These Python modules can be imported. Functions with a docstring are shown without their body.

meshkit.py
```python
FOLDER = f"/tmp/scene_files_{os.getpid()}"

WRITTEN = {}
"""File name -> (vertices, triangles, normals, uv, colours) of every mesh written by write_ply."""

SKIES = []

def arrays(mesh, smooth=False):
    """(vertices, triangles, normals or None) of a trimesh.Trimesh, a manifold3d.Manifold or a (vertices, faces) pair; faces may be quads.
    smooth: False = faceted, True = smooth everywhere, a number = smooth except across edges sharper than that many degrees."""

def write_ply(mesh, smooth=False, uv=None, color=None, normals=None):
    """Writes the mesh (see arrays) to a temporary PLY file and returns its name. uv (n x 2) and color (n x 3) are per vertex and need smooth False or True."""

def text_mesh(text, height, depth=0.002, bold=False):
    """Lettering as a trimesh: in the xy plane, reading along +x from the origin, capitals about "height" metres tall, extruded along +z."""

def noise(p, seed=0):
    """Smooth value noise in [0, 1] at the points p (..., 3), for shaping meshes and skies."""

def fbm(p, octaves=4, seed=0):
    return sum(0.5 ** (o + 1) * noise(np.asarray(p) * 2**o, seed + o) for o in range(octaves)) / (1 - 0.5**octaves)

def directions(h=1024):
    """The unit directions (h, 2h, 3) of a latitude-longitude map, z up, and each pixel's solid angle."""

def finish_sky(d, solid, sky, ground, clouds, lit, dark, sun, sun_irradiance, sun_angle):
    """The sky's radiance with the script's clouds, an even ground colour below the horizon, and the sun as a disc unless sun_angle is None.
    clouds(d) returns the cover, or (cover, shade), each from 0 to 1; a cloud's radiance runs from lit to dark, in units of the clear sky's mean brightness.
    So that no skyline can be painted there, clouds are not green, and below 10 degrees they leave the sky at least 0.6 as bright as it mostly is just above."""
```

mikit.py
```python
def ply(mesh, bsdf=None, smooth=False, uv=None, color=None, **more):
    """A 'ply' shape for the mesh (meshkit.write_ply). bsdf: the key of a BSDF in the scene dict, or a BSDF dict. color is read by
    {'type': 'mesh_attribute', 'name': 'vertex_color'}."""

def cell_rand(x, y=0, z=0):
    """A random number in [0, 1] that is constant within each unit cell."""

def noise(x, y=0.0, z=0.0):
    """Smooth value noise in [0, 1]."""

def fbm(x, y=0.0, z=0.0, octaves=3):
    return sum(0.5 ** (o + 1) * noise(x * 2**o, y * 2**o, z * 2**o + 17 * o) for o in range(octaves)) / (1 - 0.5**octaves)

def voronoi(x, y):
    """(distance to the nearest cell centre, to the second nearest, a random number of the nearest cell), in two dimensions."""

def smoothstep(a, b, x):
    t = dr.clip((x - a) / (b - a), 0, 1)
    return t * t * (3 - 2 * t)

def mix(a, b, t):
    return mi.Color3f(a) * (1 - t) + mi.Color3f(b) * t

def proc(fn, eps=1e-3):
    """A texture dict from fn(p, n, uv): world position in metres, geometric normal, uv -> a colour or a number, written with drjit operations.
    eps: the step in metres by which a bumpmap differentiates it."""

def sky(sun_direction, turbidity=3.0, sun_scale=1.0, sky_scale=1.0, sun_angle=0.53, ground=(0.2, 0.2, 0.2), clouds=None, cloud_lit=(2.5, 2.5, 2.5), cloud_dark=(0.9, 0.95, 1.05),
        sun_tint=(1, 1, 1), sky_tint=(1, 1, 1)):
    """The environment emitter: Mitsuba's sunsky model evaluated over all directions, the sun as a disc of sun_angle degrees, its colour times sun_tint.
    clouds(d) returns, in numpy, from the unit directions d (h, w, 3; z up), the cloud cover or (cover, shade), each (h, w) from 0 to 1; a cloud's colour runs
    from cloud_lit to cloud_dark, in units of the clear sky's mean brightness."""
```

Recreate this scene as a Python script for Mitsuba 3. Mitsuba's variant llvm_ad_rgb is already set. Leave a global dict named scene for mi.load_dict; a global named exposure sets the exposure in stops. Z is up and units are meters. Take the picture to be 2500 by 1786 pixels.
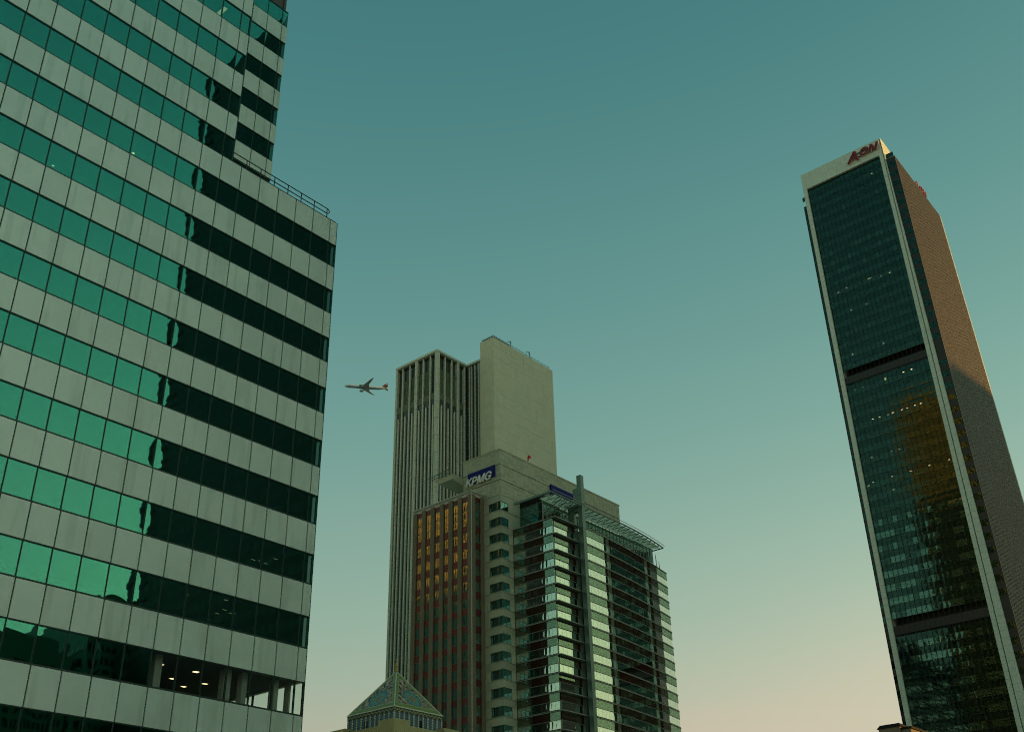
import math, random
import numpy as np, trimesh
import mitsuba as mi
import mikit, meshkit

# ---------------------------------------------------------------- camera, sky, exposure
T = mi.ScalarTransform4f
scene, labels = {}, {}
FOC, PITCH, ROLL, YAW, EYE = 2672.365, 0.51572335, -0.02484506, math.pi / 2 - 0.87490861, 1.6
def _axes():
    f = np.array([math.cos(PITCH) * math.cos(YAW), math.cos(PITCH) * math.sin(YAW), math.sin(PITCH)])
    r0 = np.array([math.sin(YAW), -math.cos(YAW), 0.0])
    u0 = np.cross(r0, f)
    return f, u0 * math.cos(ROLL) - r0 * math.sin(ROLL)
_f, _u = _axes()
scene['camera'] = {'type': 'perspective', 'fov': math.degrees(2 * math.atan(1250 / FOC)), 'fov_axis': 'x', 'near_clip': 0.5, 'far_clip': 20000.0,
                   'to_world': T().look_at(origin=[0, 0, EYE], target=(np.array([0, 0, EYE]) + _f).tolist(), up=_u.tolist())}
SUN_AZ, SUN_EL = math.radians(-45.0), math.radians(5.0)
SUN = [math.cos(SUN_EL) * math.cos(SUN_AZ), math.cos(SUN_EL) * math.sin(SUN_AZ), math.sin(SUN_EL)]
def low_haze(d):
    """a thin veil of dusty sunset cloud: it thickens towards the horizon and towards the low sun"""
    el = np.degrees(np.arcsin(np.clip(d[..., 2], 0, 1))); az = np.degrees(np.arctan2(d[..., 1], d[..., 0]))
    off = np.abs((az + 45 + 180) % 360 - 180)
    streak = 0.88 + 0.24 * meshkit.fbm(d * [3.0, 3.0, 16.0], 4, 4)
    c = np.clip(0.53 * np.exp(-(el - 10) / 13) - 0.035, 0, 0.55) + np.minimum(0.30, 0.30 * np.exp(-(el - 12) / 5) * np.exp(-(off - 71) / 26))
    return np.clip(c * streak, 0, 0.85), np.clip((off - 65) / 35, 0, 1)
scene['sky'] = {**mikit.sky(SUN, turbidity=3.0, sun_scale=0.9, sky_scale=1.0, sky_tint=(0.50, 1.02, 0.78), sun_tint=(0.88, 0.95, 1.5), ground=(0.28, 0.30, 0.26),
                            clouds=low_haze, cloud_lit=(2.8, 2.25, 1.7), cloud_dark=(2.2, 1.5, 1.25)), 'sampling_weight': 40.0}
exposure = 3.26

rnd = random.Random(7)

# ---------------------------------------------------------------- helpers
_count = {}
def new_key(base):
    n = _count.get(base, -1) + 1
    _count[base] = n
    return base if n == 0 else f'{base}_{n:03d}'
def tag(key, label=None, category=None, group=None, kind=None):
    d = labels.setdefault(key, {})
    for k, v in (('label', label), ('category', category), ('group', group), ('kind', kind)):
        if v: d[k] = v
    return key
def thing(name, label, category, group=None):
    return tag(new_key(name), label, category, group)
def put(name, shape, parent=None, label=None, kind=None, category=None, group=None):
    key = new_key(f'{parent}__{name}' if parent else name)
    scene[key] = shape
    if label or kind or category or group: tag(key, label, category, group, kind)
    return key

class MB:
    """collects faces of one mesh"""
    def __init__(s): s.v, s.f, s.n = [], [], 0
    def add(s, v, f):
        v = np.asarray(v, float); s.v.append(v); s.f.append(np.asarray(f, int) + s.n); s.n += len(v); return s
    def box(s, x0, x1, y0, y1, z0, z1):
        v = [[x, y, z] for x in (x0, x1) for y in (y0, y1) for z in (z0, z1)]
        return s.add(v, [[0, 1, 3], [0, 3, 2], [4, 6, 7], [4, 7, 5], [0, 4, 5], [0, 5, 1], [2, 3, 7], [2, 7, 6], [0, 2, 6], [0, 6, 4], [1, 5, 7], [1, 7, 3]])
    def hexa(s, b, t):
        """bottom quad b and top quad t, both counter-clockwise from above"""
        f = [[0, 2, 1], [0, 3, 2], [4, 5, 6], [4, 6, 7]]
        for i in range(4):
            j = (i + 1) % 4; f += [[i, j, j + 4], [i, j + 4, i + 4]]
        return s.add(list(b) + list(t), f)
    def bar(s, a, b, w=0.1, h=None, up=(0, 0, 1)):
        a, b = np.array(a, float), np.array(b, float); d = b - a; d /= np.linalg.norm(d)
        up = np.array(up, float)
        if abs(d @ up) > 0.98: up = np.array([1.0, 0, 0])
        x = np.cross(d, up); x /= np.linalg.norm(x); y = np.cross(x, d); h = w if h is None else h
        q = lambda c: [c - x * w / 2 - y * h / 2, c + x * w / 2 - y * h / 2, c + x * w / 2 + y * h / 2, c - x * w / 2 + y * h / 2]
        v = q(a) + q(b); f = [[0, 1, 2], [0, 2, 3], [4, 6, 5], [4, 7, 6]]
        for i in range(4):
            j = (i + 1) % 4; f += [[i, j + 4, j], [i, i + 4, j + 4]]
        return s.add(v, f)
    def prism(s, pts, z0, z1):
        """vertical prism over a counter-clockwise polygon"""
        from shapely.geometry import Polygon
        m = trimesh.creation.extrude_polygon(Polygon(pts), z1 - z0, engine='earcut'); m.apply_translation([0, 0, z0])
        return s.add(m.vertices, m.faces)
    def mesh(s): return (np.vstack(s.v), np.vstack(s.f))
    def ply(s, bsdf, smooth=False, **k): return mikit.ply(s.mesh(), bsdf, smooth=smooth, **k)
def boxp(bsdf, *a, **k): return MB().box(*a).ply(bsdf, **k)
def moved(d, x, y, z): return {**d, 'to_world': T().translate([x, y, z])}

_pane_cache = {}
def panes(w, h, bsdf, face, variants=6, bulge=0.0016, tilt=0.0012, wave=0.0004, n=4, seed=0):
    """slightly pillowed and tilted glass panes, w wide and h high, lower left corner at the origin; face: 'y' looks to -y and runs along +x, 'x' looks to -x and runs along -y"""
    key = (round(w, 3), round(h, 3), bsdf, face, variants, bulge, tilt, n, seed)
    if key in _pane_cache: return _pane_cache[key]
    r = random.Random(repr(key)); out = []
    for k in range(variants):
        a, b = np.meshgrid(np.linspace(0, 1, n + 1), np.linspace(0, 1, n + 1), indexing='ij')
        a, b = a.ravel(), b.ravel()
        bu = bulge * (0.6 + 0.8 * r.random())
        d = bu * (16 * a * (1 - a) * b * (1 - b)) ** 0.5 * 1.0 + r.gauss(0, tilt) * (a - .5) * w + r.gauss(0, tilt) * (b - .5) * h
        d = d + wave * np.sin(a * 5.1 + 9 * r.random()) * np.cos(b * 4.3 + 9 * r.random())
        v = np.stack([a * w, -d, b * h], 1) if face == 'y' else np.stack([-d, -a * w, b * h], 1)
        f = []
        for i in range(n):
            for j in range(n):
                p, q, s_, t_ = i * (n + 1) + j, (i + 1) * (n + 1) + j, (i + 1) * (n + 1) + j + 1, i * (n + 1) + j + 1
                f += [[p, q, s_], [p, s_, t_]]
        out.append(mikit.ply((v, np.array(f)), bsdf, smooth=True))
    _pane_cache[key] = out
    return out

# ---------------------------------------------------------------- materials
def rgb(*c): return {'type': 'rgb', 'value': list(c)}
def principled(name, color, rough=0.5, spec=0.5, metal=0.0, **k):
    scene[name] = {'type': 'twosided', 'b': {'type': 'principled', 'base_color': color if isinstance(color, dict) else rgb(*color), 'roughness': rough, 'specular': spec, 'metallic': metal, **k}}
def glass(name, refl, tint, trans):
    """coated pane: a tinted mirror coating of strength refl over clear glass"""
    scene[name] = {'type': 'blendbsdf', 'weight': refl, 'a': {'type': 'thindielectric', 'int_ior': 1.5, 'specular_transmittance': rgb(*trans), 'specular_reflectance': rgb(*[c * 0.7 for c in tint])},
                   'b': {'type': 'conductor', 'material': 'none', 'specular_reflectance': rgb(*tint)}}
N, FB, SS = mikit.noise, mikit.fbm, mikit.smoothstep
def stained(c, seed, streak=0.30, blotch=0.14, sx=2.2, sz=0.22, dirt=(0.45, 0.5, 0.42)):
    """colour with rain streaks and blotches of dirt"""
    def fn(p, n, uv):
        h = p.x * 0.97 + p.y * 1.03
        st = SS(0.52, 0.80, FB(h * sx + seed, p.z * sz, seed)) * streak
        bl = SS(0.40, 0.75, FB(h * 0.55, p.z * 0.6, seed + 5.0)) * blotch
        g = 1.0 + 0.05 * (N(h * 9.0, p.z * 9.0, seed) - 0.5)
        return mikit.mix([x for x in c], [a * b for a, b in zip(c, dirt)], st + bl) * g
    return mikit.proc(fn)
WHITE = (0.78, 0.88, 0.76)
for i in range(3):
    k = (1.0, 0.95, 1.04)[i]; nm = ('spandrel_white', 'spandrel_white_b', 'spandrel_white_c')[i]
    scene[nm] = {'type': 'twosided', 'b': {'type': 'blendbsdf', 'weight': 0.27, 'a': {'type': 'diffuse', 'reflectance': stained([x * k for x in WHITE], 3.0 + 11 * i)},
                                           'b': {'type': 'roughconductor', 'material': 'none', 'alpha': 0.17, 'specular_reflectance': rgb(0.95, 1.0, 0.95)}}}
principled('frame_green', (0.030, 0.055, 0.042), 0.4, 0.5)
principled('joint_dark', (0.012, 0.014, 0.012), 0.8, 0.2)
principled('interior_grey', (0.16, 0.16, 0.15), 0.9, 0.1)
principled('joint_gasket', (0.035, 0.04, 0.036), 0.8, 0.2)
principled('interior_white', (0.55, 0.55, 0.50), 0.8, 0.2)
glass('green_glass', 0.34, (0.20, 0.92, 0.72), (0.16, 0.26, 0.21))
glass('clear_glass', 0.05, (0.6, 0.95, 0.85), (0.82, 0.92, 0.86))
principled('steel_dark', (0.05, 0.06, 0.06), 0.45, 0.5, 0.3)
principled('rib_concrete', stained((0.60, 0.66, 0.54), 21.0, 0.15, 0.1, 1.2, 0.1), 0.6, 0.3)
principled('core_concrete', stained((0.66, 0.68, 0.50), 31.0, 0.10, 0.12, 1.6, 0.12), 0.7, 0.2)
principled('tinted_glazing', (0.05, 0.06, 0.055), 0.12, 0.5)
principled('plant_dark_green', (0.14, 0.17, 0.12), 0.6, 0.3)  # darker than the rib concrete; used on the soffit and plant beams
principled('louver_green', (0.10, 0.14, 0.08), 0.5, 0.3)
principled('stone_beige', stained((0.44, 0.47, 0.34), 41.0, 0.08, 0.15, 0.9, 0.4), 0.5, 0.4)
principled('stone_beige_b', stained((0.38, 0.41, 0.30), 44.0, 0.08, 0.15, 0.9, 0.4), 0.5, 0.4)
principled('brick_brown', stained((0.20, 0.17, 0.12), 51.0, 0.05, 0.2, 0.8, 0.8), 0.75, 0.2)
principled('red_panel', (0.13, 0.018, 0.014), 0.35, 0.4)
principled('red_panel_b', (0.085, 0.016, 0.012), 0.35, 0.4)
principled('cornice_pale', (0.42, 0.45, 0.40), 0.5, 0.4)
scene['frosted_glass'] = {'type': 'principledthin', 'base_color': rgb(0.88, 0.90, 0.66), 'roughness': 0.5, 'diff_trans': 1.2, 'spec_trans': 0.0}
principled('metal_green', (0.12, 0.19, 0.16), 0.35, 0.5, 0.4)
principled('ledge_metal', (0.26, 0.28, 0.24), 0.4, 0.5, 0.3)
glass('mirror_glass', 0.62, (0.80, 0.95, 0.84), (0.25, 0.35, 0.32))
glass('brick_glass', 0.27, (0.72, 0.95, 0.80), (0.30, 0.42, 0.36))
glass('bay_glass', 0.22, (0.45, 0.95, 0.90), (0.35, 0.45, 0.42))
scene['granite_red'] = {'type': 'blendbsdf', 'weight': 0.30, 'a': {'type': 'diffuse', 'reflectance': rgb(0.040, 0.011, 0.008)}, 'b': {'type': 'conductor', 'material': 'none', 'specular_reflectance': rgb(0.62, 1.0, 0.74)}}
principled('sign_blue', (0.003, 0.010, 0.16), 0.5, 0.15)
principled('sign_white', (0.75, 0.75, 0.72), 0.4, 0.4)
principled('sign_red', (0.20, 0.012, 0.018), 0.4, 0.4)
principled('sign_edge', (0.75, 0.45, 0.42), 0.5, 0.3)
principled('marble_white', stained((0.62, 0.70, 0.60), 61.0, 0.10, 0.10, 0.9, 0.1), 0.45, 0.4)
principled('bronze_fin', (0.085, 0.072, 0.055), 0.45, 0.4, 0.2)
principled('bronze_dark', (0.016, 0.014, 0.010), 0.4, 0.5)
glass('tower_vision', 0.03, (0.45, 0.9, 0.76), (0.16, 0.22, 0.18))
glass('tower_vision_b', 0.11, (0.55, 1.0, 0.84), (0.16, 0.22, 0.18))
glass('tower_spandrel', 0.012, (0.42, 0.85, 0.72), (0.06, 0.08, 0.07))
principled('blind', (0.45, 0.62, 0.52), 0.6, 0.4)
principled('pale_paving', (0.32, 0.33, 0.29), 0.9, 0.2)
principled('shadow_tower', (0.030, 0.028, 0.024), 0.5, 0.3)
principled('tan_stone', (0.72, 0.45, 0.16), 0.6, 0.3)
principled('mid_green', (0.10, 0.17, 0.12), 0.5, 0.4)
principled('teal_wall', (0.05, 0.22, 0.20), 0.35, 0.5)
principled('dark_pane', (0.02, 0.03, 0.03), 0.1, 0.8)
principled('flag_red', (0.6, 0.01, 0.05), 0.7, 0.2)
principled('gold', (0.55, 0.33, 0.10), 0.35, 0.5, 0.8)
principled('limestone', stained((0.40, 0.38, 0.20), 71.0, 0.12, 0.22, 1.3, 0.9), 0.8, 0.2)
principled('tile_white', (0.62, 0.66, 0.56), 0.4, 0.4)
principled('tile_blue', (0.02, 0.09, 0.16), 0.35, 0.5)
principled('plane_white', (0.72, 0.72, 0.70), 0.4, 0.5)
principled('plane_grey', (0.22, 0.24, 0.24), 0.5, 0.4)
principled('plane_belly', (0.10, 0.20, 0.24), 0.4, 0.5)
principled('plane_engine', (0.14, 0.24, 0.22), 0.35, 0.5)
principled('plane_red', (0.40, 0.05, 0.05), 0.45, 0.4)
def lamp(name, c): scene[name] = {'type': 'diffuse', 'reflectance': rgb(0.6, 0.6, 0.6)}
lamp('lamp_body', None)
def light_strip(parent, x0, x1, y0, y1, z, power, name='ceiling_light'):
    """a thin lit ceiling lamp, emitting downwards"""
    v = [[x0, y0, z], [x1, y0, z], [x1, y1, z], [x0, y1, z]]
    put(name, mikit.ply((np.array(v), np.array([[0, 2, 1], [0, 3, 2]])), 'lamp_body', emitter={'type': 'area', 'radiance': rgb(power, power * 0.80, power * 0.45), 'sampling_weight': 0.01}), parent)

# ---------------------------------------------------------------- ground and street
put('ground', mikit.ply((np.array([[-9000, -9000, 0], [9000, -9000, 0], [9000, 9000, 0], [-9000, 9000, 0.0]]), np.array([[0, 1, 2], [0, 2, 3]])), 'pale_paving'), kind='structure')

# ---------------------------------------------------------------- left: banded glass office tower
def banded_tower():
    t = thing('banded_office_tower', 'nearest office tower at left with alternating bands of pale panels and green mirror glass', 'building')
    Y, W0, H0, Z0, RX = 49.64, 1.5463, 3.8, 15.09, 40.40
    Y2, XS = 59.15, 31.28              # the set-back upper storeys, right of XS above z = 49.3
    cols = [39.75 - W0 * k for k in range(0, 19)]          # mullion lines
    def sill(k): return Z0 + H0 * k
    # ---- body, floors, core
    mb = MB(); mb.box(-20, RX - 0.1, Y + 0.3, 90, 0.05, 11.0 - 3.8)
    mb.box(-20, 30.0, Y + 9, 90, 7.2, 18.6); mb.box(-20, RX - 0.6, Y + 4.5, 90, 18.62, 48.6); mb.box(-20, 40.2, Y2 + 3.5, 90, 48.62, 84); mb.box(-20, XS - 0.4, Y + 4.5, Y2 + 3.4, 48.62, 84); mb.box(RX - 0.6, RX - 0.24, Y + 0.24, 80, 18.62, 48.6); mb.box(40.2, 40.76, Y2 + 0.28, 80, 49.0, 84)
    put('core', mb.ply('interior_grey'), t)
    for k in range(-1, 18):
        top = sill(k) - 0.25; bot = sill(k - 1) + 1.80 + 0.12
        low = sill(k) < 49.5
        put('floor_slab', boxp('interior_grey', -20, (RX - 0.25) if low else (XS - 0.2), Y + 0.22, 89, bot, top), t)
        if not low: put('floor_slab', boxp('interior_grey', XS - 0.1, 40.75, Y2 + 0.25, 89, bot, top), t)
    sp = [mikit.ply(MB().box(0.038, W0 - 0.038, 0, 0.10, 0.03, 1.91).mesh(), b) for b in ('spandrel_white', 'spandrel_white_b', 'spandrel_white_c')]
    wp = panes(W0 - 0.07, 1.76, 'green_glass', 'y', variants=16, bulge=0.0024, tilt=0.0012, n=8, wave=0.0007)
    cp = panes(W0 - 0.07, 1.76, 'clear_glass', 'y', variants=4, bulge=0.001, tilt=0.0005, n=2, wave=0.0)
    def column(x, w, y, k, spandrel=True, window=True):
        z = sill(k)
        if abs(w - W0) < 0.02:
            if spandrel: put('spandrel_panel', moved(rnd.choice(sp), x, y, z - 2.0), t)
            if window: put('window_pane', moved(rnd.choice(cp if k == 0 and x > 30.4 else wp), x + 0.035, y + 0.085, z + 0.02), t)
        else:
            if spandrel: put('spandrel_panel', boxp('spandrel_white', x + 0.038, x + w - 0.02, y, y + 0.10, z - 1.97, z - 0.09), t)
            if window: put('window_pane', moved(panes(w - 0.06, 1.76, 'clear_glass' if k == 0 else 'green_glass', 'y', variants=3, n=4)[k % 3], x + 0.03, y + 0.085, z + 0.02), t)
    for k in range(-1, 17):
        low = k < 9
        for i, cx in enumerate(cols):
            if i == 0: x, w = cx, RX - cx
            else: x, w = cx, W0
            if k >= 9:
                if k == 9: column(x, w, Y, 9, window=False)      # parapet course
                if x + w <= XS: column(x, w, Y, k, spandrel=k > 9)
                continue
            column(x, w, Y, k)
        if k >= 9:
            x = cols[6]; column(x, XS - x, Y, k, spandrel=k > 9)
        if k > 9:
            for q in range(7):
                column(38.82 - 1.5463 * q, 1.5463, Y2, k)
            column(38.82 + 1.5463, 0.62, Y2, k)
    # ---- mullions and transoms
    zb, zt = 7.2, 82.0
    for i, cx in enumerate(cols):
        top = zt if cx < XS else 49.27
        put('mullion', MB().box(cx - 0.036, cx - 0.012, Y + 0.066, Y + 0.16, zb, top).box(cx + 0.012, cx + 0.036, Y + 0.066, Y + 0.16, zb, top).box(cx - 0.05, cx + 0.05, Y + 0.10, Y + 0.165, zb, top - 0.01).ply('frame_green'), t)
    put('corner_post', boxp('frame_green', RX - 0.05, RX, Y - 0.01, Y + 0.2, zb, 49.25), t)
    put('corner_post', boxp('frame_green', XS - 0.06, XS - 0.005, Y - 0.012, Y + 0.2, 49.3, zt), t)
    for q in range(8):
        x = 38.82 + 1.5463 * (1 - q)
        put('mullion', boxp('frame_green', x - 0.022, x + 0.022, Y2 + 0.045, Y2 + 0.16, 49.0, zt), t)
    for k in range(-1, 17):
        z = sill(k)
        x1 = RX if k < 9 else XS
        for zz, hh, nm in ((z - 0.085, 0.10, 'sill'), (z + 1.775, 0.05, 'head')):
            if k == 9 and nm == 'sill': x1 = RX - 0.06
            put(nm, boxp('frame_green', -20, x1 - 0.06, Y + 0.03, Y + 0.20, zz, zz + hh), t)
            x1 = RX if k < 9 else XS
            if k > 9: put(nm, boxp('frame_green', XS, 40.95, Y2 + 0.03, Y2 + 0.20, zz, zz + hh), t)
    # ---- side walls that the photograph shows only through the glass
    side = MB()
    for k in range(-1, 10): side.box(RX - 0.2, RX - 0.02, Y + 0.21, 89, sill(k) - 1.98, sill(k) - 0.06)
    side.box(XS - 0.2, XS - 0.03, Y + 0.21, Y2, 48.96, 51.08)
    for k in range(10, 17): side.box(40.78, 40.95, Y2 + 0.21, 89, sill(k) - 1.98, sill(k) - 0.06); side.box(XS - 0.2, XS - 0.03, Y + 0.21, Y2, sill(k) - 2.0, sill(k) + 1.8)
    side.box(RX - 0.2, RX - 0.02, Y + 0.22, 89, 0.05, 9.2)
    put('side_wall', side.ply('spandrel_white'), t)
    sm = MB()
    for y in np.arange(Y + 1.5, 88, 1.5463):
        sm.box(RX - 0.15, RX - 0.05, y - 0.05, y + 0.05, 9.2, 49.0)
    put('side_mullion', sm.ply('frame_green'), t, kind='stuff')
    # ---- interior of the lit floor: columns, lamps
    for x, w in ((31.25, 0.42), (35.55, 0.46), (36.75, 0.34), (38.95, 0.30), (40.02, 0.12)):
        put('interior_column', boxp('interior_white', x, x + w, Y + 0.9, Y + 1.35, sill(0) - 0.3, sill(0) + 1.95), t)
    C0 = np.array([0, 0, EYE])
    def ceil_lamp(x, z, k, lx=0.5, ly=0.16, pw=0.22):
        """lamp under the ceiling of storey k, on the sight line through (x, z) of the front plane"""
        zc = sill(k) + 1.80 + 0.11
        s = (zc - EYE) / (z - EYE)
        px, py = x * s, Y * s
        light_strip(t, px - lx / 2, px + lx / 2, py - ly / 2, py + ly / 2, zc - 0.03, pw)
    for x, z in ((31.78, 15.68), (33.13, 16.25), (33.76, 15.75), (31.02, 16.26), (33.12, 16.27), (32.5, 15.4)): ceil_lamp(x, z, 0, 0.30, 0.24)
    for x, z in ((34.49, 20.4), (34.46, 19.85), (34.9, 19.75), (32.0, 20.14), (35.1, 19.8), (34.0, 19.55)): ceil_lamp(x, z, 1, 0.26, 0.08, 0.16)
    for x, z in ((37.59, 23.54), (36.01, 23.1), (36.5, 23.15), (39.34, 23.2), (40.0, 23.75), (36.9, 23.1)): ceil_lamp(x, z, 2, 0.30, 0.07, 0.16)
    ceil_lamp(24.46, 45.62, 8, 0.16, 0.16, 0.4); ceil_lamp(20.03, 41.9, 7, 0.12, 0.12, 0.4)
    ceil_lamp(28.75, 60.98, 12, 0.30, 1.3, 0.16); ceil_lamp(26.2, 65.0, 13, 0.3, 0.9, 0.16)
    # ---- roof terrace and railing
    put('terrace', boxp('interior_grey', XS, RX - 0.12, Y + 0.12, Y2, 48.7, 48.95), t)
    rl = 'steel_dark'
    for zz in (50.33, 49.92): put('rail', MB().bar([XS + 0.15, Y + 0.35, zz], [RX - 0.75, Y + 0.35, zz], 0.05).ply(rl), t)
    for i in range(8): 
        x = XS + 0.15 + i * (RX - 0.9 - XS) / 7
        put('railing_post', MB().bar([x, Y + 0.35, 48.95], [x, Y + 0.35, 50.33], 0.05).ply(rl), t)
    arc = MB(); pts = [[RX - 0.75 + 0.22 * math.sin(a), Y + 0.35, 50.125 + 0.205 * math.cos(a)] for a in np.linspace(0, math.pi, 7)]
    for a, b in zip(pts, pts[1:]): arc.bar(a, b, 0.05)
    put('rail', arc.ply(rl), t)
banded_tower()

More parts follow.
